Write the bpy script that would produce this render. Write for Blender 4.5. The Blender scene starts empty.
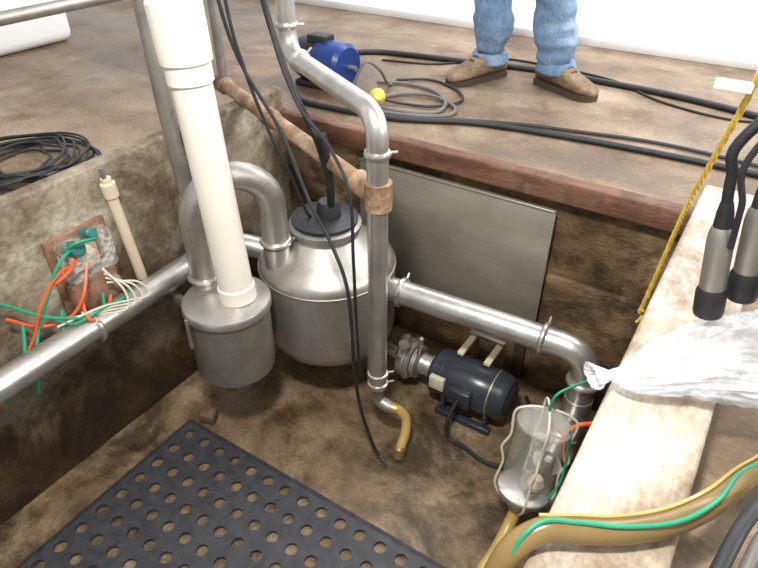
import bpy, bmesh, math, random
from mathutils import Vector, Matrix, noise
random.seed(4)
sc=bpy.context.scene
try:
    sc.view_settings.view_transform='Standard'
    sc.view_settings.look='None'
except Exception: pass

# ---------------------------------------------------------------- materials
def mk(name):
    m=bpy.data.materials.new(name); m.use_nodes=True
    nt=m.node_tree; b=nt.nodes['Principled BSDF']
    return m,nt,b
def plain(name,col,rough=.5,metal=0,bump=0,bscale=40,var=.12,emis=0,trans=0,spec=None):
    m,nt,b=mk(name)
    tc=nt.nodes.new('ShaderNodeTexCoord')
    n=nt.nodes.new('ShaderNodeTexNoise'); n.inputs['Scale'].default_value=bscale*.25; n.inputs['Detail'].default_value=5
    nt.links.new(tc.outputs['Object'],n.inputs['Vector'])
    r=nt.nodes.new('ShaderNodeValToRGB')
    r.color_ramp.elements[0].position=.3; r.color_ramp.elements[1].position=.7
    r.color_ramp.elements[0].color=[c*(1-var) for c in col]+[1]
    r.color_ramp.elements[1].color=[min(1,c*(1+var)) for c in col]+[1]
    nt.links.new(n.outputs['Fac'],r.inputs['Fac']); nt.links.new(r.outputs['Color'],b.inputs['Base Color'])
    b.inputs['Roughness'].default_value=rough; b.inputs['Metallic'].default_value=metal
    if emis:
        b.inputs['Emission Color'].default_value=list(col)+[1]; b.inputs['Emission Strength'].default_value=emis
    if trans: b.inputs['Transmission Weight'].default_value=trans
    if bump:
        n2=nt.nodes.new('ShaderNodeTexNoise'); n2.inputs['Scale'].default_value=bscale; n2.inputs['Detail'].default_value=4
        nt.links.new(tc.outputs['Object'],n2.inputs['Vector'])
        bp=nt.nodes.new('ShaderNodeBump'); bp.inputs['Strength'].default_value=bump; bp.inputs['Distance'].default_value=.01
        nt.links.new(n2.outputs['Fac'],bp.inputs['Height']); nt.links.new(bp.outputs['Normal'],b.inputs['Normal'])
    return m
def grime(name,cols,scale=3,stretch=(1,1,1),rough=.8,bump=.4,stain=(.05,.035,.02),stain_amt=.6,stain_scale=1.5,fine=60,crumbs=0,zgrad=None,lo=.30,hi=.70,metal=0,fc=.62,cc=(.55,.48,.40),wet=0,s0=.47,s1=.64):
    m,nt,b=mk(name); N=nt.nodes.new; L=nt.links.new
    tc=N('ShaderNodeTexCoord'); mp=N('ShaderNodeMapping'); mp.inputs['Scale'].default_value=stretch
    L(tc.outputs['Object'],mp.inputs['Vector'])
    n1=N('ShaderNodeTexNoise'); n1.inputs['Scale'].default_value=scale; n1.inputs['Detail'].default_value=8; n1.inputs['Roughness'].default_value=.65
    L(mp.outputs['Vector'],n1.inputs['Vector'])
    r=N('ShaderNodeValToRGB'); e=r.color_ramp.elements
    e[0].position=lo; e[0].color=list(cols[0])+[1]; e[1].position=hi; e[1].color=list(cols[-1])+[1]
    for i,c in enumerate(cols[1:-1]):
        x=e.new(lo+(hi-lo)*(i+1)/(len(cols)-1)); x.color=list(c)+[1]
    L(n1.outputs['Fac'],r.inputs['Fac'])
    n2=N('ShaderNodeTexNoise'); n2.inputs['Scale'].default_value=stain_scale; n2.inputs['Detail'].default_value=8; n2.inputs['Roughness'].default_value=.72
    n2.inputs['Distortion'].default_value=.5
    L(tc.outputs['Object'],n2.inputs['Vector'])
    r2=N('ShaderNodeValToRGB'); r2.color_ramp.elements[0].position=s0; r2.color_ramp.elements[1].position=s1
    r2.color_ramp.elements[0].color=(0,0,0,1); r2.color_ramp.elements[1].color=(stain_amt,)*3+(1,)
    L(n2.outputs['Fac'],r2.inputs['Fac'])
    mx=N('ShaderNodeMix'); mx.data_type='RGBA'
    L(r2.outputs['Color'],mx.inputs['Factor']); L(r.outputs['Color'],mx.inputs['A']); mx.inputs['B'].default_value=list(stain)+[1]
    out=mx.outputs['Result']
    n3=N('ShaderNodeTexNoise'); n3.inputs['Scale'].default_value=fine; n3.inputs['Detail'].default_value=6; n3.inputs['Roughness'].default_value=.7
    L(mp.outputs['Vector'],n3.inputs['Vector'])
    r3=N('ShaderNodeValToRGB'); r3.color_ramp.elements[0].position=.32;r3.color_ramp.elements[1].position=.66
    r3.color_ramp.elements[0].color=(fc,fc,fc,1); r3.color_ramp.elements[1].color=(1.0,1.0,1.0,1)
    L(n3.outputs['Fac'],r3.inputs['Fac'])
    def mul(out,c2):
        mu=N('ShaderNodeMix'); mu.data_type='RGBA'; mu.blend_type='MULTIPLY'; mu.inputs['Factor'].default_value=1
        L(out,mu.inputs['A']); L(c2,mu.inputs['B']); return mu.outputs['Result']
    out=mul(out,r3.outputs['Color'])
    if crumbs:
        n4=N('ShaderNodeTexNoise'); n4.inputs['Scale'].default_value=crumbs; n4.inputs['Detail'].default_value=6; n4.inputs['Roughness'].default_value=.65
        L(tc.outputs['Object'],n4.inputs['Vector'])
        r4=N('ShaderNodeValToRGB'); r4.color_ramp.elements[0].position=.52; r4.color_ramp.elements[1].position=.68
        r4.color_ramp.elements[0].color=(1,1,1,1); r4.color_ramp.elements[1].color=list(cc)+[1]
        L(n4.outputs['Fac'],r4.inputs['Fac']); out=mul(out,r4.outputs['Color'])
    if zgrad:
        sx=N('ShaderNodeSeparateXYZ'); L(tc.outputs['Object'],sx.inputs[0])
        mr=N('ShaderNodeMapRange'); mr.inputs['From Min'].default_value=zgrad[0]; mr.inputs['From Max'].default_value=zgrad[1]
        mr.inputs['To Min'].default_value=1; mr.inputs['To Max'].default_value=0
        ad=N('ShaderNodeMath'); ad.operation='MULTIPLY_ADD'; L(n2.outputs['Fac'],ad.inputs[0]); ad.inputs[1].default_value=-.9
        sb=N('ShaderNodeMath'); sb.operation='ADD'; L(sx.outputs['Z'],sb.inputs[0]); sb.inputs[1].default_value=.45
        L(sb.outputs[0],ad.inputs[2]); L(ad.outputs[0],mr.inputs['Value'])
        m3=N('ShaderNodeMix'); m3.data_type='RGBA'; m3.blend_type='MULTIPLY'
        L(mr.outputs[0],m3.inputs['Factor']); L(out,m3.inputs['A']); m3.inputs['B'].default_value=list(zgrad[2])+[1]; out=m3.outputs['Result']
    L(out,b.inputs['Base Color']); b.inputs['Roughness'].default_value=rough; b.inputs['Metallic'].default_value=metal
    if wet:
        mw=N('ShaderNodeMapRange'); mw.inputs['From Min'].default_value=.42; mw.inputs['From Max'].default_value=.60
        mw.inputs['To Min'].default_value=rough; mw.inputs['To Max'].default_value=wet
        L(n2.outputs['Fac'],mw.inputs['Value']); L(mw.outputs[0],b.inputs['Roughness'])
    bp=N('ShaderNodeBump'); bp.inputs['Strength'].default_value=bump; bp.inputs['Distance'].default_value=.012
    L(n3.outputs['Fac'],bp.inputs['Height']); L(bp.outputs['Normal'],b.inputs['Normal'])
    return m

M={}
M['steel']=plain('stainless_steel',(.58,.56,.53),.34,.85,.08,50,.18)
M['steel_d']=plain('dull_steel',(.38,.36,.33),.45,.8,.1,50,.2)
M['jar']=grime('brushed_stainless',[(.40,.38,.345),(.50,.48,.44),(.58,.56,.52)],5,(1,1,.5),.42,.04,(.33,.29,.23),.6,3,60,metal=.82,fc=.88)
M['pvc']=plain('white_pvc',(.84,.78,.68),.33,0,.02,16,.06)
M['cream']=plain('cream_pvc',(.72,.61,.43),.45,0,.05,20,.1)
M['rust']=grime('rusty_pipe_paint',[(.22,.10,.045),(.40,.25,.14),(.58,.45,.31)],11,(1,1,1),.6,.3,(.17,.06,.025),.8,7)
M['black']=plain('black_rubber',(.018,.018,.02),.5,0,.1,60,.3)
M['blackp']=plain('dark_blue_grey_paint',(.032,.038,.050),.28,0,.02,40,.2)
M['mat']=plain('rubber_mat_black',(.042,.043,.050),.5,0,.25,120,.3)
M['grey']=plain('grey_hose',(.16,.15,.14),.5,0,.05,40,.1)
M['blue']=plain('blue_paint',(.010,.040,.19),.33,0,.02,30,.15)
M['yellow']=plain('yellow_rope',(.72,.50,.08),.7,0,.4,120,.2)
M['yplast']=plain('yellow_plastic',(.80,.62,.12),.4)
M['amber']=plain('amber_hose',(.52,.35,.11),.3,0,.05,40,.2)
M['olive']=plain('milk_stained_hose',(.23,.15,.055),.25,0,.03,12,.35)
M['green']=plain('green_tube',(.02,.30,.16),.35)
M['orange']=plain('orange_wire',(.80,.12,.04),.4)
M['teal']=plain('teal_plastic',(.03,.16,.14),.4)
M['white']=plain('white_plastic',(.85,.85,.84),.45,0,0,10,.04)
M['brass']=plain('brass',(.45,.32,.14),.4,.7)
M['label']=plain('paper_label',(.65,.62,.5),.6)
M['jeans']=grime('blue_denim',[(.15,.27,.46),(.27,.41,.62),(.46,.60,.78)],6,(1,1,.6),.85,.35,(.10,.18,.34),.7,5,110)
M['leather']=grime('boot_leather',[(.17,.10,.055),(.31,.21,.12),(.42,.31,.20)],12,(1,1,1),.7,.3,(.10,.06,.03),.6,9)
M['sole']=plain('boot_sole',(.07,.045,.03),.8)
M['shirt']=grime('plaid_shirt',[(.25,.10,.08),(.40,.30,.25)],9,(1,1,1),.9,.2)
M['skin']=plain('skin',(.62,.38,.27),.5,0,.05,60,.06)
M['hair']=plain('hair',(.07,.04,.02),.7,0,.3,80,.2)
M['eye']=plain('eye_white',(.8,.8,.8),.2); M['iris']=plain('iris',(.05,.03,.02),.2)
M['redbox']=grime('rusted_box',[(.16,.08,.04),(.32,.17,.10),(.42,.27,.18)],10,(1,1,1),.7,.3)
M['floor']=grime('pit_floor_concrete',[(.15,.095,.045),(.29,.20,.11),(.43,.33,.20)],2.4,(1,1,1),.58,.6,(.050,.030,.012),.88,2.3,45,5,lo=.36,hi=.64,wet=.30,cc=(.50,.40,.30),s0=.45,s1=.60)
M['deck']=grime('deck_concrete',[(.20,.135,.080),(.33,.235,.145),(.45,.345,.235)],1.8,(1,1.5,1),.58,.5,(.125,.078,.042),.78,1.6,50,4.5,lo=.36,hi=.66,wet=.30,cc=(.62,.54,.45),s0=.44,s1=.62)
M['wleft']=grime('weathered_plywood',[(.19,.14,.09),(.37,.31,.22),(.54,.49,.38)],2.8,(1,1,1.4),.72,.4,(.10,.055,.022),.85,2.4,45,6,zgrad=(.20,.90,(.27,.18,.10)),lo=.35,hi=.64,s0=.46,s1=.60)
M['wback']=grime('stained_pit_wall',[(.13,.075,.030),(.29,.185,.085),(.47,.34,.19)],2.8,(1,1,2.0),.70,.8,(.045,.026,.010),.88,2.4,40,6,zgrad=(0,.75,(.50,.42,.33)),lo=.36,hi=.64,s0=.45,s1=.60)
M['beam']=grime('red_brown_beam',[(.12,.045,.022),(.23,.105,.06),(.34,.20,.13)],5,(.5,3,3),.65,.4,(.06,.026,.015),.7,5,50)
M['kerb']=grime('whitewashed_wood',[(.36,.26,.16),(.60,.50,.38),(.76,.70,.60)],2.6,(2.0,.8,1),.6,.35,(.25,.155,.08),.8,2.8,50,5,lo=.36,hi=.60,cc=(.72,.62,.50))
M['board']=grime('brushed_sheet_metal',[(.35,.32,.25),(.44,.41,.34),(.54,.51,.44)],2.2,(1,1,2),.38,.03,(.30,.255,.18),.6,1.6,40,metal=.55,fc=.9)
M['wall']=plain('white_wall_added_glow',(.93,.94,.99),.8,0,0,4,.02,emis=.6)  # emission added so the wall looks overexposed; nothing shines through it

def glassmat(name,col,alpha,rough=.12,crinkle=0):
    m,nt,b=mk(name)
    tc=nt.nodes.new('ShaderNodeTexCoord')
    n=nt.nodes.new('ShaderNodeTexNoise'); n.inputs['Scale'].default_value=9; n.inputs['Detail'].default_value=6
    nt.links.new(tc.outputs['Object'],n.inputs['Vector'])
    r=nt.nodes.new('ShaderNodeValToRGB'); r.color_ramp.elements[0].color=[c*.85 for c in col]+[1]; r.color_ramp.elements[1].color=list(col)+[1]
    nt.links.new(n.outputs['Fac'],r.inputs['Fac']); nt.links.new(r.outputs['Color'],b.inputs['Base Color'])
    b.inputs['Roughness'].default_value=rough; b.inputs['Alpha'].default_value=alpha
    if crinkle:
        mr=nt.nodes.new('ShaderNodeMapRange'); mr.inputs['From Min'].default_value=.35; mr.inputs['From Max'].default_value=.65
        mr.inputs['To Min'].default_value=alpha-.22; mr.inputs['To Max'].default_value=alpha+.2
        nt.links.new(n.outputs['Fac'],mr.inputs['Value']); nt.links.new(mr.outputs[0],b.inputs['Alpha'])
        v=nt.nodes.new('ShaderNodeTexVoronoi'); v.inputs['Scale'].default_value=crinkle
        nt.links.new(tc.outputs['Object'],v.inputs['Vector'])
        bp=nt.nodes.new('ShaderNodeBump'); bp.inputs['Strength'].default_value=.8; bp.inputs['Distance'].default_value=.02
        nt.links.new(v.outputs['Distance'],bp.inputs['Height']); nt.links.new(bp.outputs['Normal'],b.inputs['Normal'])
    return m
M['glass']=glassmat('clear_jar_plastic',(.80,.79,.70),.16)
M['cover']=glassmat('clear_cover_plastic',(.85,.85,.80),.27,.15,40)
M['film']=glassmat('plastic_film',(.93,.94,.97),.38,.14,24)

# ---------------------------------------------------------------- geometry helpers
col=sc.collection
def obj(name,verts,faces,mat,parent=None,smooth=True,auto=None):
    me=bpy.data.meshes.new(name); me.from_pydata([tuple(v) for v in verts],[],faces); me.update()
    bm=bmesh.new(); bm.from_mesh(me); bmesh.ops.recalc_face_normals(bm,faces=bm.faces); bm.to_mesh(me); bm.free()
    o=bpy.data.objects.new(name,me); col.objects.link(o)
    if mat is not None: me.materials.append(M[mat] if isinstance(mat,str) else mat)
    if smooth:
        for p in me.polygons: p.use_smooth=True
        try:
            me.set_sharp_from_angle(angle=math.radians(auto or 40))
        except Exception: pass
    if parent: o.parent=parent
    return o
def grp(name):
    e=bpy.data.objects.new(name,None); col.objects.link(e); e.empty_display_size=.1; return e
def box(name,lo,hi,mat,parent=None,bev=.004,rotz=0,seg=2):
    c=[(lo[i]+hi[i])/2 for i in range(3)]; s=[(hi[i]-lo[i]) for i in range(3)]
    bm=bmesh.new(); bmesh.ops.create_cube(bm,size=1)
    for v in bm.verts: v.co=Vector((v.co.x*s[0],v.co.y*s[1],v.co.z*s[2]))
    if bev: bmesh.ops.bevel(bm,geom=bm.edges[:],offset=min(bev,min(s)*.45),segments=seg,affect='EDGES',profile=.5)
    R=Matrix.Rotation(rotz,3,'Z')
    for v in bm.verts: v.co=R@v.co+Vector(c)
    me=bpy.data.meshes.new(name); bm.to_mesh(me); bm.free()
    o=bpy.data.objects.new(name,me); col.objects.link(o); me.materials.append(M[mat])
    for p in me.polygons: p.use_smooth=True
    try: me.set_sharp_from_angle(angle=math.radians(50))
    except Exception: pass
    if parent: o.parent=parent
    return o
def catmull(P,sub=8):
    P=[Vector(p) for p in P]; Q=[P[0]*2-P[1]]+P+[P[-1]*2-P[-2]]; out=[]
    for i in range(1,len(Q)-2):
        a,b,c,d=Q[i-1:i+3]
        for k in range(sub):
            t=k/sub
            out.append(.5*((2*b)+(c-a)*t+(2*a-5*b+4*c-d)*t*t+(3*b-3*c+d-a)*t**3))
    out.append(P[-1]); return out
def fillet(P,rad=.08,seg=8):
    P=[Vector(p) for p in P]; out=[P[0]]
    for i in range(1,len(P)-1):
        a,b,c=P[i-1:i+2]; u=(a-b).normalized(); w=(c-b).normalized()
        d=min(rad,(a-b).length*.48,(c-b).length*.48); s=b+u*d; e=b+w*d
        for k in range(seg+1):
            t=k/seg; out.append(s*(1-t)**2+b*2*t*(1-t)+e*t*t)
    out.append(P[-1]); return out
def sweep(name,P,r,mat,parent=None,n=14,caps=True):
    P=[Vector(p) for p in P]; R=r if isinstance(r,(list,tuple)) else [r]*len(P)
    T=[]
    for i in range(len(P)):
        a=P[max(0,i-1)]; b=P[min(len(P)-1,i+1)]; T.append((b-a).normalized())
    up=Vector((0,0,1)) if abs(T[0].z)<.9 else Vector((1,0,0))
    nrm=(up-T[0]*up.dot(T[0])).normalized(); V=[];F=[]
    for i in range(len(P)):
        nrm=(nrm-T[i]*nrm.dot(T[i])).normalized(); bn=T[i].cross(nrm)
        for k in range(n):
            a=2*math.pi*k/n; V.append(P[i]+(nrm*math.cos(a)+bn*math.sin(a))*R[i])
    for i in range(len(P)-1):
        for k in range(n):
            F.append((i*n+k,i*n+(k+1)%n,(i+1)*n+(k+1)%n,(i+1)*n+k))
    if caps: F.append(tuple(range(n))[::-1]); F.append(tuple((len(P)-1)*n+k for k in range(n)))
    return obj(name,V,F,mat,parent)
def cable(name,P,r,mat,parent=None,n=8,sub=8): return sweep(name,catmull(P,sub),r,mat,parent,n)
def lathe(name,prof,loc,axis,mat,parent=None,n=40):
    ax=Vector(axis).normalized(); u=ax.orthogonal().normalized(); w=ax.cross(u); loc=Vector(loc); V=[];F=[]
    for (r,z) in prof:
        r=max(r,.0005)
        for k in range(n):
            a=2*math.pi*k/n; V.append(loc+ax*z+(u*math.cos(a)+w*math.sin(a))*r)
    for i in range(len(prof)-1):
        for k in range(n): F.append((i*n+k,i*n+(k+1)%n,(i+1)*n+(k+1)%n,(i+1)*n+k))
    F.append(tuple(range(n))[::-1]); F.append(tuple((len(prof)-1)*n+k for k in range(n)))
    return obj(name,V,F,mat,parent,auto=32)
def clamp(name,loc,axis,r,parent,mat='steel',w=.012):
    lathe(name,[(r*1.0,-w),(r*1.16,-w*.8),(r*1.24,-w*.3),(r*1.24,w*.3),(r*1.16,w*.8),(r*1.0,w)],loc,axis,mat,parent,24)
    ax=Vector(axis).normalized(); s=ax.orthogonal().normalized()
    p=Vector(loc)+s*r*1.2
    sweep(name+'_wing_nut',[p,p+s*.022],.005,mat,parent,8)

# ---------------------------------------------------------------- room shell
PX0,PX1,PY1=-1.845,-.092,2.09
box('floor',(-2.0,-2.2,-.1),(.1,2.2,0),'floor',bev=0)
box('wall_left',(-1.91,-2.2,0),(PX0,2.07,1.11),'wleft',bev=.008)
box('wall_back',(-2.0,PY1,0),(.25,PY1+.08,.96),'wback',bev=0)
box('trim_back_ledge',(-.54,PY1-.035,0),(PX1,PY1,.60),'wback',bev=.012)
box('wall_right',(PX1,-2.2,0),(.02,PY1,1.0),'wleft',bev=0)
box('floor_deck_back',(-7,2.10,.90),(5,4.0,1.0),'deck',bev=.006)
box('floor_deck_left',(-7,-2.2,.90),(-1.91,2.10,1.0),'deck',bev=0)
box('floor_deck_right',(.02,-2.2,.90),(5,2.10,1.0),'deck',bev=0)
box('trim_beam_back',(-1.845,2.035,.925),(.10,2.10,1.012),'beam',bev=.01)
box('trim_kerb_right',(-.097,-2.2,1.0),(.095,2.10,1.10),'kerb',bev=.012)
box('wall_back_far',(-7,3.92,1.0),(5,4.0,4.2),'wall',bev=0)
box('baseboard_far',(-7,3.90,1.0),(5,3.92,1.05),'white',bev=.004)

# ---------------------------------------------------------------- receiver jar
J=grp('milk_receiver_tank'); C=Vector((-1.304,1.639,0))
lathe('vessel',[(.02,.215),(.12,.222),(.20,.245),(.25,.28),(.270,.32),(.274,.345),(.274,.62),(.270,.645),(.255,.668),(.20,.705),(.15,.745),(.132,.76),(.13,.775)],C,(0,0,1),'jar',J,64)
lathe('weld_seam',[(.2745,-.004),(.2775,-.002),(.2775,.002),(.2745,.004)],C+Vector((0,0,.625)),(0,0,1),'steel_d',J,64)
lathe('lid_flange',[(.12,.775),(.138,.778),(.142,.79),(.142,.803),(.13,.81),(.10,.812),(.02,.815)],C,(0,0,1),'steel_d',J,48)
lathe('lid_gasket',[(.128,.812),(.13,.826),(.09,.835),(.05,.84)],C,(0,0,1),'black',J,40)
lathe('lid_boot',[(.05,.83),(.045,.88),(.035,.90)],C+Vector((.02,0,0)),(0,0,1),'black',J,24)
lathe('inlet_spigot',[(.05,0),(.05,.10)],(-1.40,1.46,.66),(0,0,1),'jar',J,30)
sweep('drain_spout',[C+Vector((0,0,.22)),C+Vector((0,0,.10))],.035,'jar',J)
for i,a in enumerate((2.0,.3,1.2)):
    p=C+Vector((math.cos(a)*.17,math.sin(a)*.17,0))
    sweep('leg_%d'%(i+1),[p+Vector((0,0,.0)),p+Vector((0,0,.26))],.012,'steel_d',J,10)
# ---------------------------------------------------------------- moisture trap
T=grp('vacuum_trap_canister'); D=Vector((-1.430,1.203,0))
lathe('canister',[(.02,.318),(.09,.32),(.125,.332),(.145,.352),(.149,.375),(.149,.62),(.149,.632)],D,(0,0,1),'jar',T,48)
lathe('lid',[(.15,.628),(.160,.632),(.160,.652),(.155,.660),(.12,.668),(.02,.675)],D,(0,0,1),'steel',T,48)
lathe('drain_nub',[(.015,.295),(.022,.30),(.022,.325)],D+Vector((.03,-.04,0)),(0,0,1),'steel_d',T,16)
p=D+Vector((-.03,-.165,.60))
sweep('lid_latch',[p+Vector((0,0,.055)),p,p+Vector((0,0,-.07))],.007,'steel_d',T,8)
box('wall_bracket',(-1.845,1.19,.52),(-1.575,1.215,.56),'steel_d',T,.003)
U=grp('stainless_crossover_pipe')
a=Vector((-1.55,1.225,.93)); b=Vector((-1.40,1.46,.93)); c=(a+b)/2; h=(a-b)/2
arc=[Vector((-1.55,1.225,.665)),Vector((-1.55,1.225,.80))]+[c+h*math.cos(t*math.pi/14)+Vector((0,0,1))*.14*math.sin(t*math.pi/14) for t in range(15)]+[Vector((-1.40,1.46,.80)),Vector((-1.40,1.46,.765))]
sweep('u_bend',arc,.050,'jar',U,24)
clamp('clamp_1',(-1.55,1.225,.70),(0,0,1),.05,U); clamp('clamp_2',(-1.40,1.46,.78),(0,0,1),.05,U)
P=grp('pvc_vacuum_riser')
b0=Vector((-1.386,1.222,.668)); dr=Vector((-.052,-.009,.94)).normalized()
sweep('riser',[b0,b0+dr*2.1],.0605,'pvc',P,32)
lathe('lower_coupling',[(.062,0),(.066,.003),(.066,.055),(.062,.06)],b0,dr,'pvc',P,32)
lathe('upper_coupling',[(.062,0),(.068,.003),(.068,.055),(.075,.06),(.077,.10),(.077,.22),(.069,.23),(.069,.40),(.063,.41)],b0+dr*.765,dr,'pvc',P,32)
W=grp('stainless_wall_pipeline')
sweep('pipe',fillet([(-1.725,-1.2,.615),(-1.725,1.52,.64),(-1.56,1.60,.60)],.09),.048,'steel',W,24)
for y in (.30,.86): clamp('clamp_%d'%int(y*100),(-1.725,y,.63),(0,1,0),.048,W)
for y in (.1,1.0):
    box('wall_bracket_%d'%int(y*100),(-1.845,y-.015,.56),(-1.77,y+.015,.60),'steel_d',W,.003)
V1=grp('stainless_drop_pipe')
sweep('pipe',[(-1.70,1.29,1.9+.8),(-1.70,1.315,1.3),(-1.70,1.335,.90),(-1.71,1.34,.685)],.026,'steel_d',V1,18)
clamp('clamp_1',(-1.70,1.335,.93),(0,0,1),.026,V1); clamp('clamp_2',(-1.70,1.335,.86),(0,0,1),.026,V1)
R=grp('rusty_support_pipe')
sweep('cross_pipe',[(-2.05,1.91,1.139),(-.985,1.475,1.10)],.029,'rust',R,18)
sweep('riser',[(-2.02,1.895,1.13),(-2.02,1.895,2.7)],.020,'steel_d',R,14)
lathe('coupling_end',[(.030,-.035),(.038,-.03),(.038,.03),(.030,.035)],(-2.03,1.90,1.138),(1.075,-.44,-.03),'rust',R,20)
lathe('coupling_mid',[(.030,-.035),(.037,-.03),(.037,.03),(.030,.035)],(-1.62,1.735,1.122),(1.075,-.44,-.03),'rust',R,20)
lathe('tee',[(.0345,-.05),(.044,-.045),(.044,.045),(.0345,.05)],(-.94,1.455,1.10),(0,0,1),'rust',R,22)
lathe('tee_branch',[(.04,-.09),(.042,-.02),(.03,0)],(-.965,1.466,1.10),(1.075,-.44,-.03),'rust',R,20)
K=grp('stainless_transfer_pipe')
sweep('pipe',fillet([(-1.555,1.80,2.7),(-1.555,1.80,1.36),(-.94,1.45,1.36),(-.94,1.45,.30)],.09,10),.034,'steel',K,24)
clamp('clamp_top',(-1.555,1.80,1.46),(0,0,1),.034,K); clamp('clamp_run',(-1.46,1.745,1.36),(.87,-.5,0),.034,K)
clamp('clamp_mid',(-.94,1.45,1.24),(0,0,1),.034,K); clamp('clamp_low',(-.94,1.45,.34),(0,0,1),.034,K); clamp('clamp_end',(-.94,1.45,.29),(0,0,1),.034,K)
sweep('bottom_elbow',fillet([(-.94,1.45,.28),(-.94,1.45,.20),(-.88,1.45,.19)],.05),.026,'steel_d',K,16)
cable('drain_hose',[(-.89,1.45,.19),(-.855,1.465,.18),(-.825,1.475,.14),(-.81,1.45,.09),(-.805,1.405,.045)],.020,'amber',K,12)
lathe('hose_fitting',[(.024,-.02),(.024,.02)],(-.875,1.455,.188),(.9,.2,-.1),'brass',K,14)
lathe('hose_end_fitting',[(.024,-.034),(.027,.01),(.021,.02)],(-.806,1.402,.036),(0,.35,1),'brass',K,14)
L2=grp('stainless_discharge_pipe')
sweep('pipe',fillet([(-1.05,1.70,.55),(-.255,1.75,.55),(-.255,1.75,.30)],.11,12),.049,'steel',L2,26)
clamp('clamp_tank',(-.99,1.704,.55),(1,.05,0),.05,L2)
clamp('clamp_b',(-.42,1.742,.55),(1,.05,0),.05,L2); clamp('clamp_c',(-.255,1.75,.42),(0,0,1),.05,L2)
sweep('lower_elbow',fillet([(-.255,1.75,.34),(-.255,1.75,.24),(-.26,1.47,.26)],.10,8),.052,'steel',L2,24)
clamp('clamp_d',(-.258,1.56,.253),(0,1,0),.055,L2)
B=grp('sheet_metal_panel')
box('panel',(-1.42,2.046,.28),(-.545,2.066,.885),'board',B,.003)
for n_,lo,hi in (('rim_top',(-1.42,2.040,.879),(-.540,2.052,.888)),('rim_right',(-.549,2.040,.275),(-.540,2.052,.888))):
    box(n_,lo,hi,'board',B,.002)
for i,x in enumerate((-1.3,-.62)): box('batten_%d'%(i+1),(x,2.067,0),(x+.05,2.087,.85),'sole',B,.002)
# ---------------------------------------------------------------- milk pump + motor
E=grp('electric_milk_pump'); my,mz=1.78,.15
X=lambda x:(x,my,mz)
lathe('motor_body',[(.05,0),(.085,.004),(.098,.02),(.098,.07),(.101,.075),(.101,.27),(.098,.275),(.098,.32),(.085,.345),(.05,.355),(.02,.357)],X(-.86),(1,0,0),'blackp',E,44)
lathe('end_ring',[(.099,-.0015),(.1035,0),(.099,.0015)],X(-.80),(1,0,0),'steel_d',E,40)
lathe('name_band',[(.1015,0),(.1025,.001),(.1025,.006),(.1015,.007)],X(-.585),(1,0,0),'steel_d',E,40)
lathe('end_cap',[(.070,-.012),(.075,-.005),(.06,.010),(.02,.014)],X(-.51),(1,0,0),'black',E,40)
lathe('adapter',[(.075,0),(.075,.02),(.05,.03),(.045,.075),(.06,.08),(.06,.09)],X(-.95),(1,0,0),'steel',E,30)
lathe('pump_head',[(.03,-.02),(.075,-.015),(.088,0),(.088,.045),(.08,.055),(.03,.06)],X(-1.01),(1,0,0),'steel',E,36)
lathe('pump_clamp',[(.088,0),(.096,.004),(.096,.012),(.088,.016)],X(-.985),(1,0,0),'steel',E,36)
sweep('pump_inlet',[(-1.03,my,mz),(-1.12,my,mz)],.028,'steel',E,18)
sweep('pump_outlet',fillet([(-.99,my-.02,mz+.07),(-.99,my-.02,.28),(-.96,my-.10,.31)],.05),.022,'steel',E,16)
sweep('wing_bolt',[(-.93,1.75,.22),(-.89,1.70,.36)],.008,'steel',E,8)
sweep('wing_bolt_b',[(-.99,1.70,.2),(-1.02,1.66,.25)],.007,'steel',E,8)
box('foot_front',(-.80,my-.10,0),(-.55,my-.07,.03),'blackp',E,.003)
box('foot_rear',(-.80,my+.07,0),(-.55,my+.10,.03),'blackp',E,.003)
box('saddle_left',(-.78,my-.09,.02),(-.765,my+.09,.09),'blackp',E,.003)
box('saddle_right',(-.59,my-.09,.02),(-.575,my+.09,.09),'blackp',E,.003)
box('conduit_box',(-.74,my-.125,.12),(-.64,my-.085,.20),'blackp',E,.008)
box('label',(-.83,my-.112,.15),(-.765,my-.088,.21),'label',E,.002)
for i,x in enumerate((-.76,-.64)):
    box('strap_%d'%(i+1),(x-.014,1.80,.255),(x+.014,1.97,.272),'cream',E,.003)
    box('strap_drop_%d'%(i+1),(x-.014,1.955,.0),(x+.014,1.97,.27),'steel_d',E,.002)
box('strap_crossbar',(-.78,1.93,.272),(-.62,1.955,.285),'steel_d',E,.002)
cable('power_cord',[(-.69,1.655,.16),(-.70,1.60,.09),(-.68,1.58,.012),(-.60,1.57,.01),(-.50,1.55,.01),(-.42,1.58,.01),(-.40,1.70,.01),(-.44,1.88,.01),(-.50,1.97,.01)],.009,'black',E)
# ---------------------------------------------------------------- clear milk filter jar
G=grp('clear_milk_trap_jar'); gx,gy=-.30,1.36
gb=Vector((gx,gy,.10)); ga=Vector((.03,.20,1)).normalized()
gu=Vector((1,0,0)); gu=(gu-ga*gu.dot(ga)).normalized(); gw_=ga.cross(gu)
lathe('jar_wall',[(.03,.05),(.07,.055),(.082,.07),(.084,.10),(.084,.37),(.078,.392),(.06,.405)],gb,ga,'glass',G,36)
lathe('rim_upper',[(.084,.372),(.090,.375),(.090,.383),(.084,.386)],gb,ga,'glass',G,36)
lathe('rim_lower',[(.084,.085),(.091,.088),(.091,.098),(.084,.101)],gb,ga,'steel',G,36)
lathe('jar_base',[(.02,.01),(.04,.012),(.045,.05)],gb,ga,'steel_d',G,24)
lathe('inner_tube',[(.022,.05),(.022,.33)],gb,ga,'cover',G,18)
lathe('float_ball',[(.005,-.03),(.02,-.024),(.03,0),(.02,.024),(.005,.03)],gb+ga*.14+gu*.03,ga,'cream',G,20)
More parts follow.
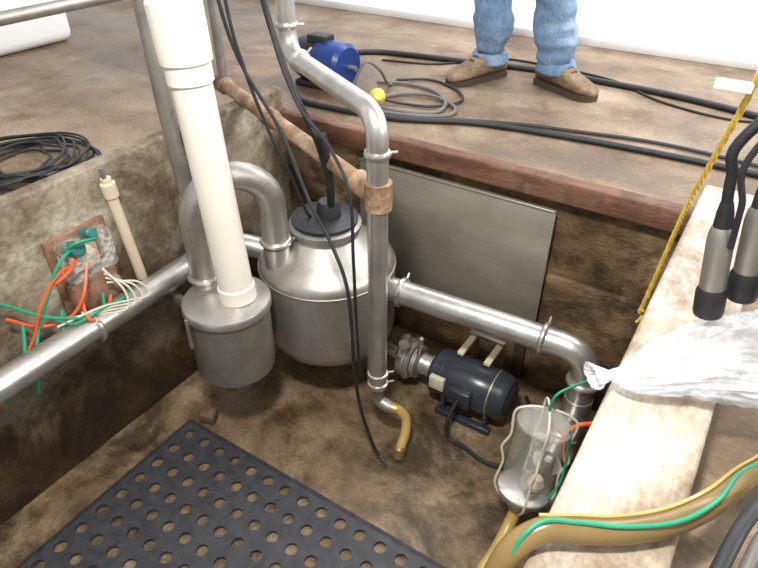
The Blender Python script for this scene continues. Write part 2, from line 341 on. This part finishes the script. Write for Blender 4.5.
for i in range(4):
    a=math.radians(20+90*i); ca,sa=math.cos(a),math.sin(a)
    q=lambda r,z:gb+ga*z+(gu*ca+gw_*sa)*r
    cable('bail_wire_%d'%(i+1),[q(.02,.44),q(.065,.43),q(.100,.40),q(.093,.31),q(.110,.25),q(.094,.19),q(.100,.09),q(.05,.02)],.0045,'label',G,6)
box('side_fitting',(-.275,1.44,.22),(-.235,1.49,.30),'steel_d',G,.01)
cable('drain_hose',[tuple(gb+Vector((0,0,.03))),(gx-.005,gy-.05,.07),(gx-.01,gy-.14,.035),(gx-.02,gy-.27,.025),(gx-.02,gy-.47,.025)],.022,'amber',G,12)
cable('green_signal_tube',[tuple(gb+ga*.43),(gx+.02,gy+.10,.58),(gx+.05,gy+.16,.585),(gx+.10,gy+.26,.57),(gx+.12,gy+.34,.55)],.0045,'green',G,8)
cable('green_signal_tube_b',[tuple(gb+ga*.40+gu*.08),(gx+.10,gy+.07,.40),(gx+.11,gy+.03,.30),(gx+.09,gy-.02,.24)],.004,'green',G,8)
cable('red_signal_wire',[(gx+.07,gy+.10,.42),(gx+.10,gy+.12,.47),(gx+.14,gy+.17,.46)],.008,'orange',G,8)
cable('red_signal_wire_b',[(gx+.02,gy+.09,.47),(gx+.07,gy+.10,.42),(gx+.10,gy+.06,.36)],.004,'orange',G,8)
# ---------------------------------------------------------------- rubber mat
def mat_mesh():
    x0,x1,y0,y1=-1.65,-.42,.02,1.085; p=.082; m_=.022
    nx=int((x1-x0-2*m_)/p); ny=int((y1-y0-2*m_)/p); px=(x1-x0-2*m_)/nx; py=(y1-y0-2*m_)/ny
    bm=bmesh.new(); n=12; t=.014
    for i in range(nx):
        for j in range(ny):
            cx=x0+m_+(i+.5)*px; cy=y0+m_+(j+.5)*py; A=[];Bv=[]
            for k in range(n):
                a=2*math.pi*(k+.5)/n; ca,sa=math.cos(a),math.sin(a); s=.5/max(abs(ca),abs(sa))
                A.append(bm.verts.new((cx+ca*.0225,cy+sa*.0225,t)))
                ox,oy=ca*s,sa*s
                if abs(abs(ox)-abs(oy))<.25: ox,oy=math.copysign(.5,ox),math.copysign(.5,oy)
                Bv.append(bm.verts.new((cx+ox*px,cy+oy*py,t)))
            A2=[bm.verts.new((v.co.x,v.co.y,.001)) for v in A]
            for k in range(n):
                k2=(k+1)%n
                try: bm.faces.new((A[k],A[k2],Bv[k2],Bv[k]))
                except Exception: pass
                bm.faces.new((A[k2],A[k],A2[k],A2[k2]))
    def quad(a,b,c,d): bm.faces.new([bm.verts.new(q) for q in (a,b,c,d)])
    xi0,xi1,yi0,yi1=x0+m_,x1-m_,y0+m_,y1-m_
    quad((x0,y0,t*.4),(x1,y0,t*.4),(xi1,yi0,t),(xi0,yi0,t)); quad((x1,y0,t*.4),(x1,y1,t*.4),(xi1,yi1,t),(xi1,yi0,t))
    quad((x1,y1,t*.4),(x0,y1,t*.4),(xi0,yi1,t),(xi1,yi1,t)); quad((x0,y1,t*.4),(x0,y0,t*.4),(xi0,yi0,t),(xi0,yi1,t))
    for a,b in (((x0,y0),(x1,y0)),((x1,y0),(x1,y1)),((x1,y1),(x0,y1)),((x0,y1),(x0,y0))):
        quad((a[0],a[1],0),(b[0],b[1],0),(b[0],b[1],t*.4),(a[0],a[1],t*.4))
    bmesh.ops.remove_doubles(bm,verts=bm.verts,dist=.0003)
    bmesh.ops.recalc_face_normals(bm,faces=bm.faces)
    me=bpy.data.meshes.new('perforated_rubber_mat'); bm.to_mesh(me); bm.free()
    o=bpy.data.objects.new('perforated_rubber_mat',me); col.objects.link(o); me.materials.append(M['mat'])
mat_mesh()
bb=box('rusty_metal_block',(-1.615,1.10,0),(-1.55,1.155,.05),'redbox',None,.008,.4)

# ---------------------------------------------------------------- wall control box
S=grp('wall_junction_box')
box('back_plate',(-1.845,.84,.60),(-1.83,1.07,.94),'redbox',S,.003)
box('lower_housing',(-1.832,.86,.61),(-1.785,1.04,.77),'redbox',S,.012)
box('circuit_block',(-1.832,.90,.80),(-1.80,1.00,.88),'cream',S,.006)
box('clear_cover',(-1.832,.86,.775),(-1.765,1.05,.93),'cover',S,.02)
lathe('solenoid',[(.02,0),(.028,.004),(.028,.05),(.02,.055)],(-1.80,.90,.90),(1,.2,.3),'teal',S,20)
lathe('solenoid_c',[(.014,0),(.02,.004),(.02,.05),(.014,.055)],(-1.81,.97,.92),(1,.1,.4),'teal',S,20)
lathe('solenoid_b',[(.015,0),(.02,.004),(.02,.05),(.012,.055)],(-1.80,1.0,.72),(1,.1,.3),'cover',S,20)
gw=[[(-1.77,.92,.92),(-1.74,.83,.91),(-1.75,.75,.80),(-1.78,.71,.70),(-1.76,.66,.62),(-1.75,.62,.50)],
    [(-1.77,.95,.70),(-1.72,.90,.66),(-1.72,.82,.70),(-1.76,.74,.74),(-1.79,.66,.82),(-1.79,.60,.88)],
    [(-1.77,.74,.74),(-1.72,.80,.69),(-1.70,.90,.70),(-1.70,.98,.69),(-1.74,1.03,.68)],
    [(-1.80,.68,.74),(-1.77,.64,.66),(-1.77,.60,.58),(-1.80,.54,.50)],
    [(-1.79,1.00,.90),(-1.74,.96,.93),(-1.73,.90,.95),(-1.77,.87,.92)],
    [(-1.78,.80,.72),(-1.73,.76,.66),(-1.72,.80,.60),(-1.74,.88,.60),(-1.76,.84,.68)]]
ow=[[(-1.77,.88,.86),(-1.74,.80,.87),(-1.76,.73,.78),(-1.79,.68,.66),(-1.80,.60,.60)],
    [(-1.77,.93,.84),(-1.73,.86,.76),(-1.75,.80,.70),(-1.79,.72,.70),(-1.80,.64,.78)],
    [(-1.77,.90,.88),(-1.74,.84,.86),(-1.75,.79,.84)],
    [(-1.75,.86,.73),(-1.70,.84,.69),(-1.70,.90,.66),(-1.74,.96,.70)]]
for i,w in enumerate(gw): cable('green_wire_%d'%(i+1),w,.0058,'green',S)
for i,w in enumerate(ow): cable('orange_wire_%d'%(i+1),w,.0056,'orange',S)
for i in range(4):
    cable('white_wire_%d'%(i+1),[(-1.76,.97,.80-.02*i),(-1.70,.99+.02*i,.72),(-1.68,.97+.03*i,.66),(-1.70,.90,.675+.01*i),(-1.74,.84-.03*i,.70)],.004,'label',S)
Q=grp('cream_conduit_pipe')
sweep('pipe',[(-1.818,1.11,1.03),(-1.818,1.145,.64)],.020,'cream',Q,16)
lathe('fitting',[(.026,-.02),(.026,.03),(.018,.035),(.018,.05)],(-1.817,1.112,1.02),(0,-.08,1),'cream',Q,18)
sweep('nipple',[(-1.817,1.105,1.06),(-1.817,1.10,1.11)],.009,'steel_d',Q,10)
H=grp('hanging_cable_bundle')
cable('cable_1',[(-1.66,1.52,2.4),(-1.60,1.50,1.80),(-1.57,1.5,1.59),(-1.51,1.5,1.41),(-1.34,1.48,1.21),(-1.19,1.42,1.02),(-1.08,1.38,.92),(-1.00,1.35,.80),(-.975,1.34,.62),(-.97,1.34,.42),(-.94,1.34,.22),(-.88,1.34,.05),(-.82,1.33,.012)],.0065,'black',H)
cable('cable_2',[(-1.47,1.5,2.4),(-1.42,1.5,1.85),(-1.38,1.5,1.61),(-1.31,1.5,1.40),(-1.22,1.52,1.18),(-1.24,1.60,.98),(-1.275,1.635,.89)],.010,'black',H)
cable('cable_3',[(-1.60,1.52,2.2),(-1.54,1.5,1.60),(-1.49,1.5,1.38),(-1.43,1.51,1.20),(-1.37,1.54,1.02),(-1.34,1.58,.86),(-1.33,1.62,.82)],.006,'black',H)
cable('cable_4',[(-1.43,1.48,2.3),(-1.36,1.48,1.62),(-1.26,1.47,1.34),(-1.10,1.42,1.24),(-.99,1.37,1.13),(-.975,1.36,.90),(-.965,1.355,.62),(-.955,1.355,.40)],.0055,'black',H)
cable('cable_5',[(-1.20,1.52,1.22),(-1.21,1.56,1.05),(-1.255,1.62,.90)],.015,'black',H)

# ---------------------------------------------------------------- deck items
def coil(name,cx,cy,z,r,turns,rt,mat,jit=.03,el=1.0):
    P=[]; n=int(turns*14)
    for i in range(n):
        a=i*2*math.pi/14; k=i/14
        rr=r*(1+.22*math.sin(k*2.1)+random.uniform(-jit,jit))
        P.append((cx+math.cos(a)*rr+.05*math.sin(k*1.7),cy+math.sin(a)*rr*el+.05*math.cos(k*1.3),z+rt+(.010*(k%4))))
    return cable(name,P,rt,mat,None,8,4)
coil('coiled_black_hose',-2.30,1.10,1.0,.19,12,.0048,'black',.10)
MB=grp('blue_electric_motor')
ma=Vector((1,-.12,0)).normalized()
mo=Vector((-2.07,2.50,1.115))
lathe('motor_shell',[(.04,0),(.095,.006),(.102,.03),(.102,.14),(.098,.145)],mo,ma,'black',MB,32)
lathe('motor_blue_end',[(.098,.145),(.105,.15),(.105,.29),(.088,.31),(.03,.315)],mo,ma,'blue',MB,32)
sweep('shaft',[mo+ma*.31,mo+ma*.36],.012,'steel',MB,10)
box('base_plate',(-2.04,2.39,1.0),(-1.79,2.57,1.03),'black',MB,.004)
box('terminal_box',(-1.99,2.44,1.195),(-1.88,2.52,1.24),'black',MB,.006)
box('cradle',(-1.97,2.42,1.02),(-1.84,2.54,1.05),'black',MB,.004)
HA=grp('black_deck_hose')
cable('long_hose',[(-2.1,2.74,1.015),(-2.16,2.90,1.015),(-2.02,3.05,1.015),(-1.85,3.11,1.015),(-1.49,3.17,1.015),(-1.09,3.24,1.015),(-.73,3.23,1.015),(-.37,3.20,1.015),(-.03,3.12,1.015),(.5,2.95,1.015),(1.2,2.7,1.015)],.015,'black',HA,10)
cable('thin_cord',[(-1.9,2.98,1.006),(-1.6,3.08,1.006),(-1.35,3.36,1.006),(-1.0,3.36,1.006),(-.7,3.30,1.006),(-.45,3.12,1.006),(-.15,3.04,1.006),(.2,3.10,1.006),(.8,2.9,1.006)],.006,'black',HA,8)
HB=grp('black_rubber_hose')
cable('hose',[(-1.95,2.28,1.013),(-1.84,2.20,1.013),(-1.63,2.20,1.013),(-1.35,2.24,1.013),(-1.04,2.38,1.013),(-.70,2.44,1.013),(-.39,2.47,1.013),(-.03,2.48,1.013),(.5,2.45,1.013)],.013,'black',HB,10)
cable('hose_branch',[(-1.15,2.37,1.01),(-.9,2.47,1.01),(-.70,2.52,1.01),(-.3,2.59,1.01),(.2,2.55,1.01),(.8,2.5,1.01)],.008,'black',HB,8)
HC=grp('grey_coiled_cord')
cable('cord_a',[(-1.70,2.62,1.012),(-1.59,2.67,1.012),(-1.41,2.66,1.012),(-1.27,2.54,1.012),(-1.25,2.40,1.012),(-1.36,2.32,1.02),(-1.48,2.32,1.015),(-1.56,2.42,1.012),(-1.50,2.54,1.012),(-1.36,2.58,1.015),(-1.20,2.50,1.012),(-1.20,2.38,1.012),(-1.4,2.29,1.012),(-1.60,2.29,1.012),(-1.68,2.34,1.012)],.009,'grey',HC,8)
cable('cord_b',[(-1.68,2.34,1.012),(-1.66,2.38,1.10),(-1.63,2.42,1.17),(-1.60,2.49,1.12),(-1.62,2.60,1.02),(-1.64,2.7,1.012)],.007,'grey',HC,8)
cable('cord_c',[(-1.64,2.7,1.012),(-1.50,2.80,1.01),(-1.32,2.74,1.01),(-1.22,2.60,1.01),(-1.30,2.46,1.012),(-1.44,2.42,1.012),(-1.52,2.38,1.03)],.007,'black',HC,8)
lathe('yellow_plug',[(.012,0),(.030,.01),(.038,.03),(.036,.06),(.02,.085)],(-1.54,2.36,1.035),(.5,-.5,.35),'yplast',HC,18)
ST=grp('stanchion_rail')
sweep('rail',[(-2.6,.2,1.44),(-2.6,2.22,1.44)],.026,'steel_d',ST,14)
for y in (.25,2.19):
    sweep('post_%d'%(y*100),[(-2.6,y,1.0),(-2.6,y,1.44)],.024,'steel_d',ST,14)
TB=grp('white_plastic_tub')
box('tub',(-4.5,.9,1.0),(-3.72,2.34,1.34),'white',TB,.06,0,4)
box('rim',(-4.53,.87,1.33),(-3.69,2.37,1.37),'white',TB,.015)
# ---------------------------------------------------------------- right hand side
RP=grp('yellow_rope')
rp=catmull([(.02,1.3,2.3),(-.02,1.5,1.85),(-.045,1.62,1.56),(-.085,1.78,1.30),(-.112,1.89,1.13),(-.125,1.93,1.02),(-.140,1.95,.85),(-.158,1.95,.64)],14)
for s in range(3):
    Q2=[p+Vector((math.cos(i*.9+s*2.094),math.sin(i*.9+s*2.094),.3*math.sin(i*.9+s*2.094)))*.0045 for i,p in enumerate(rp)]
    sweep('strand_%d'%(s+1),Q2,.0048,'yellow',RP,6)
cable('knot',[(-.150,1.94,.66),(-.165,1.96,.64),(-.155,1.975,.63),(-.15,1.95,.62),(-.16,1.945,.60)],.006,'yellow',RP)
box('tag',(-.125,1.608,1.535),(-.045,1.622,1.56),'white',RP,.003)

CL=grp('milking_claw_cluster')
def cup(i,bot,top):
    b=Vector(bot); t=Vector(top); L_=(t-b).length; ax=(t-b)
    lathe('teat_cup_shell_%d'%i,[(.019,.02),(.0235,.03),(.0245,.05),(.0245,L_-.03),(.022,L_-.01),(.018,L_)],b,ax,'steel_d',CL,24)
    lathe('liner_mouth_%d'%i,[(.016,-.012),(.027,-.008),(.029,.0),(.029,.045),(.025,.055)],b,ax,'black',CL,24)
    lathe('liner_tail_%d'%i,[(.018,L_-.004),(.015,L_+.03),(.011,L_+.05)],b,ax,'black',CL,18)
claw=Vector((.16,1.26,1.78))
cups=[((.024,1.195,1.225),(-.004,1.20,1.41)),((.070,1.235,1.26),(.045,1.235,1.45)),((.155,1.20,1.25),(.13,1.215,1.44)),((.21,1.27,1.25),(.20,1.265,1.45))]
for i,(b_,t_) in enumerate(cups):
    cup(i+1,b_,t_); t=Vector(t_); d=(t-Vector(b_)).normalized()
    cable('milk_tube_%d'%(i+1),[t+d*.03,t+d*.10,t+d*.16+Vector((.01,0,.02)),claw+Vector((-.02,0,.03)),claw],.010,'black',CL,10)
    cable('pulse_tube_%d'%(i+1),[t-d*.03+Vector((.02,-.02,0)),t+d*.06+Vector((.026,-.03,0)),t+d*.15+Vector((.03,-.03,.02)),claw+Vector((-.01,-.02,.05)),claw],.006,'black',CL,8)
lathe('claw_bowl',[(.01,-.05),(.04,-.045),(.05,-.02),(.05,.02),(.035,.045),(.01,.05)],claw,(0,0,1),'steel',CL,28)
cable('hanger_hose',[claw+Vector((0,0,.04)),claw+Vector((0,.01,.3)),claw+Vector((.05,.05,.9))],.014,'black',CL,10)
def bag():
    P=catmull([(-.130,.975,1.140),(-.100,1.000,1.136),(-.06,1.02,1.136),(.0,1.075,1.150),(.09,1.15,1.155),(.20,1.24,1.14),(.33,1.34,1.12),(.45,1.44,1.10)],14)
    RR=[.034,.012,.038,.070,.100,.125,.13,.09]; V=[];F=[];n=110; m_=len(P)
    for i,p in enumerate(P):
        u=i/(m_-1)*(len(RR)-1); k=min(int(u),len(RR)-2); r=RR[k]*(1-(u-k))+RR[k+1]*(u-k)
        t=(P[min(m_-1,i+1)]-P[max(0,i-1)]).normalized(); s=t.cross(Vector((0,0,1))).normalized(); w=s.cross(t)
        for j in range(n):
            a=2*math.pi*j/n
            f=1+.22*noise.noise(Vector((math.cos(a)*4,math.sin(a)*4,i*.06)))+.18*noise.noise(Vector((math.cos(a)*9,math.sin(a)*9,i*.12+5)))+.12*noise.noise(Vector((math.cos(a)*18,math.sin(a)*18,i*.3+9)))
            pp=p+s*math.cos(a)*r*f+w*math.sin(a)*r*f*.55
            low=1.103 if pp.x<.10 else 1.003
            if pp.z<low: pp.z=low+.002*noise.noise(pp*40)
            V.append(pp)
    for i in range(m_-1):
        for j in range(n): F.append((i*n+j,i*n+(j+1)%n,(i+1)*n+(j+1)%n,(i+1)*n+j))
    obj('clear_plastic_bag',V,F,'film',None,True,180)
bag()
HM=grp('milk_hose')
mp=[(-.150,.47,.75),(-.140,.510,.95),(-.126,.560,1.09),(-.092,.605,1.130),(-.045,.635,1.130),(.01,.670,1.128),(.07,.725,1.128),(.120,.80,1.125),(.155,.90,1.09),(.19,1.0,1.04),(.26,1.12,1.025),(.5,1.3,1.025)]
cable('hose',mp,.0205,'olive',HM,16)
gp=[(x+.004+.010*math.sin(i*1.3),y-.004,z+.024) for i,(x,y,z) in enumerate(mp)]
cable('green_air_tube',gp,.0038,'green',HM,8)
cable('orange_wire',[(x-.010,y+.012,z+.018) for (x,y,z) in mp[3:]],.0030,'amber',HM,6)
HK=grp('black_milk_tube')
cable('tube',[(.11,.45,1.02),(.125,.55,1.10),(.145,.66,1.155),(.165,.76,1.165),(.20,.86,1.14),(.27,.98,1.04),(.37,1.02,1.015)],.012,'black',HK,10)
cable('tube_b',[(.17,.45,1.015),(.175,.56,1.07),(.18,.68,1.13),(.20,.78,1.15),(.26,.88,1.05),(.35,.92,1.015)],.010,'grey',HK,10)

# ---------------------------------------------------------------- person
PE=grp('standing_person')
def skin_mesh(name,verts,edges,radii,root,sub,mats,fn):
    me=bpy.data.meshes.new(name); me.from_pydata(verts,edges,[]); o=bpy.data.objects.new(name,me); col.objects.link(o)
    sk=o.modifiers.new('Skin','SKIN'); sk.use_smooth_shade=True; sk.branch_smoothing=.6
    for i,v in enumerate(me.skin_vertices[0].data):
        r=radii[i]; v.radius=r if isinstance(r,tuple) else (r,r); v.use_root=(i==root)
    ss=o.modifiers.new('Sub','SUBSURF'); ss.levels=sub; ss.render_levels=sub
    bpy.context.view_layer.update()
    dg=bpy.context.evaluated_depsgraph_get(); m2=bpy.data.meshes.new_from_object(o.evaluated_get(dg))
    o.modifiers.clear(); o.data=m2; m2.materials.clear()
    for m_ in mats: m2.materials.append(M[m_])
    for p in m2.polygons: p.use_smooth=True; p.material_index=fn(p.center)
    o.parent=PE; return o
cx,cy=-1.065,3.05
vs=[(cx,cy,1.97),(cx,cy,2.12),(cx,cy-.005,2.30),(cx,cy,2.42),(cx,cy,2.50),(cx,cy-.01,2.58),
 (-1.165,3.05,1.88),(-1.22,3.02,1.68),(-1.265,3.0,1.50),(-1.28,3.02,1.30),(-1.285,3.04,1.10),
 (-.965,3.05,1.88),(-.970,3.03,1.68),(-1.00,3.005,1.50),(-.975,3.03,1.30),(-.940,3.06,1.10),
 (-1.255,3.05,2.41),(-1.32,3.06,2.14),(-1.33,2.99,1.90),(-1.325,2.97,1.83),
 (-.875,3.05,2.41),(-.81,3.06,2.14),(-.80,2.99,1.90),(-.805,2.97,1.83)]
ed=[(0,1),(1,2),(2,3),(3,4),(4,5),(0,6),(6,7),(7,8),(8,9),(9,10),(0,11),(11,12),(12,13),(13,14),(14,15),(3,16),(16,17),(17,18),(18,19),(3,20),(20,21),(21,22),(22,23)]
ra=[(.155,.115),(.15,.105),(.17,.12),(.13,.09),.058,.055,.110,.108,.104,.100,.102,.110,.108,.104,.100,.102,.062,.05,.036,.030,.062,.05,.036,.030]
def fn(c):
    if c.z>2.50: return 2
    if abs(c.x-cx)>.20 and c.z<2.0 and c.z>1.75 and c.y<3.02: return 2
    if c.z>1.98: return 1
    if abs(c.x-cx)>.235 and c.z>1.8: return 1
    return 0
bd=skin_mesh('body',vs,ed,ra,0,4,['jeans','shirt','skin'],fn)
for v in bd.data.vertices:
    if v.co.z<1.95:
        lx=-1.28 if v.co.x<-1.12 else -.965
        d=Vector((v.co.x-lx,v.co.y-3.03,0))
        if d.length>.001:
            k=noise.noise(Vector((v.co.x*8,v.co.y*8,v.co.z*20)))*.018+noise.noise(Vector((v.co.x*4,v.co.y*4,v.co.z*9)))*.020
            v.co+=d.normalized()*k
for nm,p in (('hem_right',(-1.285,3.04)),('hem_left',(-.940,3.06))):
    lathe(nm,[(.086,.02),(.093,0),(.097,-.025),(.090,-.035),(.06,-.03)],(p[0],p[1],1.11),(0,0,1),'jeans',PE,24)
lathe('belt',[(.150,-.02),(.156,-.018),(.156,.018),(.150,.02)],(cx,cy,1.99),(0,0,1),'sole',PE,30)
def boot(nm,ax_,ay,ang,S_=1.2):
    n=24; secs=[(-.085,.030,.085),(-.075,.038,.12),(-.04,.044,.14),(0,.046,.14),(.05,.046,.115),(.10,.050,.085),(.15,.052,.066),(.185,.045,.056),(.205,.030,.046),(.217,.012,.036)]
    V=[];F=[]; R_=Matrix.Rotation(ang,3,'Z')
    for (s,w,h) in secs:
        s*=S_;w*=S_;h*=S_*.95
        for k in range(n):
            a=2*math.pi*k/n; x=math.copysign(abs(math.cos(a))**.75,math.cos(a))*w; z=.022+(h-.022)*(.5+.5*math.copysign(abs(math.sin(a))**.8,math.sin(a)))
            V.append(R_@Vector((x,-s,z))+Vector((ax_,ay,1.0)))
    for i in range(len(secs)-1):
        for k in range(n): F.append((i*n+k,i*n+(k+1)%n,(i+1)*n+(k+1)%n,(i+1)*n+k))
    F.append(tuple(range(n))); F.append(tuple((len(secs)-1)*n+k for k in range(n)))
    obj(nm+'_upper',V,F,'leather',PE)
    V=[]; o2=[(w*1.08*S_,-s*S_) for s,w,h in secs]; o2=o2+[(-x,y) for x,y in reversed(o2)]
    for z in (0.0,.028):
        for x,y in o2: V.append(R_@Vector((x,y,z))+Vector((ax_,ay,1.0)))
    m_=len(o2)
    F=[tuple(range(m_)),tuple(range(m_,2*m_))]+[(i,(i+1)%m_,m_+(i+1)%m_,m_+i) for i in range(m_)]
    obj(nm+'_sole',V,F,'sole',PE,False)
    sh=R_@Vector((0,.02,0))
    sweep(nm+'_shaft',[(ax_+sh.x,ay+sh.y,1.06),(ax_+sh.x*.8,ay+sh.y*.8,1.13),(ax_+sh.x*.5,ay+sh.y*.5,1.20)],[.058,.060,.060],'leather',PE,20)
    f=R_@Vector((0,-1,0)); sd=R_@Vector((1,0,0))
    for k in range(4):
        q=Vector((ax_,ay,1.0))+f*(.03+.022*k)*S_; h=(.132-.013*k)*S_*.95
        sweep(nm+'_lace_%d'%(k+1),[q-sd*.02+Vector((0,0,h-.006)),q+Vector((0,0,h+.001)),q+sd*.02+Vector((0,0,h-.006))],.0025,'sole',PE,6)
boot('boot_right',-1.285,3.03,-.42)
boot('boot_left',-.940,3.06,1.15)
hc=Vector((cx,cy-.015,2.665)); V=[];F=[]; nu,nv=32,22
for i in range(nv+1):
    ph=math.pi*i/nv
    for j in range(nu):
        th=2*math.pi*j/nu; x=math.sin(ph)*math.cos(th); y=math.sin(ph)*math.sin(th); z=math.cos(ph)
        X_=x*.076; Y_=y*.096; Z_=z*.118
        if z<0: X_*=1-.28*z*z; Y_*=1-.15*z*z
        if y<-.7 and abs(x)<.22:
            Y_-=.020*max(0,1-abs(x)/.22)*max(0,1-abs(z+.08)/.22)
        if y<-.6 and .2<abs(x)<.5 and abs(z-.10)<.14: Y_+=.009
        if y<-.6 and abs(z+.47)<.08 and abs(x)<.35: Y_-=.004
        V.append(hc+Vector((X_,Y_,Z_)))
for i in range(nv):
    for j in range(nu): F.append((i*nu+j,i*nu+(j+1)%nu,(i+1)*nu+(j+1)%nu,(i+1)*nu+j))
obj('head',V,F,'skin',PE)
for s in (-1,1):
    e=hc+Vector((s*.030,-.083,.012))
    lathe('eye_%d'%(s+2),[(.001,-.012),(.009,-.008),(.012,0),(.009,.008),(.001,.012)],e,(0,-1,0),'eye',PE,14)
    lathe('iris_%d'%(s+2),[(.001,.0),(.005,.001),(.001,.002)],e+Vector((0,-.0115,0)),(0,-1,0),'iris',PE,12)
    sweep('brow_%d'%(s+2),[e+Vector((-.016,-.008,.020)),e+Vector((0,-.012,.024)),e+Vector((.016,-.006,.020))],.003,'hair',PE,6)
    ear=hc+Vector((s*.078,.005,-.005))
    cable('ear_%d'%(s+2),[ear+Vector((0,-.012,-.025)),ear+Vector((s*.010,-.006,.0)),ear+Vector((s*.014,.006,.025)),ear+Vector((s*.010,.018,.018)),ear+Vector((0,.012,-.015))],.007,'skin',PE,8)
sweep('lips',[hc+Vector((-.022,-.083,-.058)),hc+Vector((0,-.092,-.057)),hc+Vector((.022,-.083,-.058))],.005,plain('lips',(.45,.2,.17),.5),PE,8)
V=[];F=[];
for i in range(10):
    ph=math.pi*.5*i/9*1.02
    for j in range(nu):
        th=2*math.pi*j/nu; x=math.sin(ph)*math.cos(th); y=math.sin(ph)*math.sin(th); z=math.cos(ph)
        V.append(hc+Vector((x*.083,y*.103,.022+z*.105)))
for i in range(9):
    for j in range(nu): F.append((i*nu+j,i*nu+(j+1)%nu,(i+1)*nu+(j+1)%nu,(i+1)*nu+j))
obj('cap_crown',V,F,'blue',PE)
V=[];F=[]
for k in range(13):
    a=math.pi+math.pi*k/12; ca,sa=math.cos(a),math.sin(a)
    V.append(hc+Vector((ca*.080,sa*.098,.030))); V.append(hc+Vector((ca*.080,sa*.098-.07*abs(sa)**.7,.014)))
for k in range(12): F.append((2*k,2*k+1,2*k+3,2*k+2))
o=obj('cap_brim',V,F,'blue',PE); mo_=o.modifiers.new('s','SOLIDIFY'); mo_.thickness=.004
for s,wx in ((-1,-1.325),(1,-.805)):
    w=Vector((wx,2.97,1.83)); hv=[tuple(w+Vector((0,0,.02))),tuple(w+Vector((0,-.005,-.03))),tuple(w+Vector((0,-.01,-.085)))]
    skin_mesh('palm_%d'%(s+2),hv,[(0,1),(1,2)],[(.020,.028),(.018,.036),(.014,.040)],0,2,['skin'],lambda c:0)
    for k,(dy,L_) in enumerate(((-.033,.072),(-.011,.082),(.011,.077),(.032,.060))):
        b_=w+Vector((0,-.01+dy,-.085))
        fv=[b_+Vector((0,0,.02)),b_+Vector((0,0,-L_*.15)),b_+Vector((-s*.006,0,-L_*.55)),b_+Vector((-s*.020,0,-L_*.95))]
        skin_mesh('finger_%d_%d'%(s+2,k+1),[tuple(v) for v in fv],[(0,1),(1,2),(2,3)],[.0095,.0092,.0085,.0075],0,1,['skin'],lambda c:0)
    b_=w+Vector((0,-.035,-.03)); fv=[b_+Vector((0,.012,.01)),b_+Vector((-s*.006,-.012,-.025)),b_+Vector((-s*.012,-.020,-.055)),b_+Vector((-s*.016,-.020,-.080))]
    skin_mesh('thumb_%d'%(s+2),[tuple(v) for v in fv],[(0,1),(1,2),(2,3)],[.013,.011,.010,.008],0,1,['skin'],lambda c:0)

# ---------------------------------------------------------------- camera, world, lights
cam=bpy.data.cameras.new('camera'); co=bpy.data.objects.new('camera',cam); col.objects.link(co)
cam.sensor_width=36; cam.lens=620/758*36; cam.clip_start=.02
co.location=(0,0,2); co.rotation_euler=(math.radians(90-35.6),0,math.radians(32.8)); sc.camera=co
w=bpy.data.worlds.new('world'); sc.world=w; w.use_nodes=True
bg=w.node_tree.nodes['Background']; bg.inputs['Color'].default_value=(.95,.97,1,1); bg.inputs['Strength'].default_value=.64
def area(name,loc,tgt,size,power,colr):
    l=bpy.data.lights.new(name,'AREA'); l.shape='RECTANGLE'; l.size=size[0]; l.size_y=size[1]; l.energy=power; l.color=colr
    o=bpy.data.objects.new(name,l); col.objects.link(o); o.location=loc
    o.rotation_euler=(Vector(tgt)-Vector(loc)).to_track_quat('-Z','Y').to_euler()
area('window_light_back',(-.8,3.7,3.3),(-1.0,1.5,.6),(4,1.0),145,(.97,.98,1))
area('window_light_right',(3.2,1.8,3.0),(-.6,1.6,.8),(1.4,1.0),75,(1,.99,.96))
area('added_flash_fill',(-.4,.2,3.0),(-1.1,1.5,0),(.3,.2),72,(1,.97,.92))  # unseen fill lamp added above the camera for a flash-like look
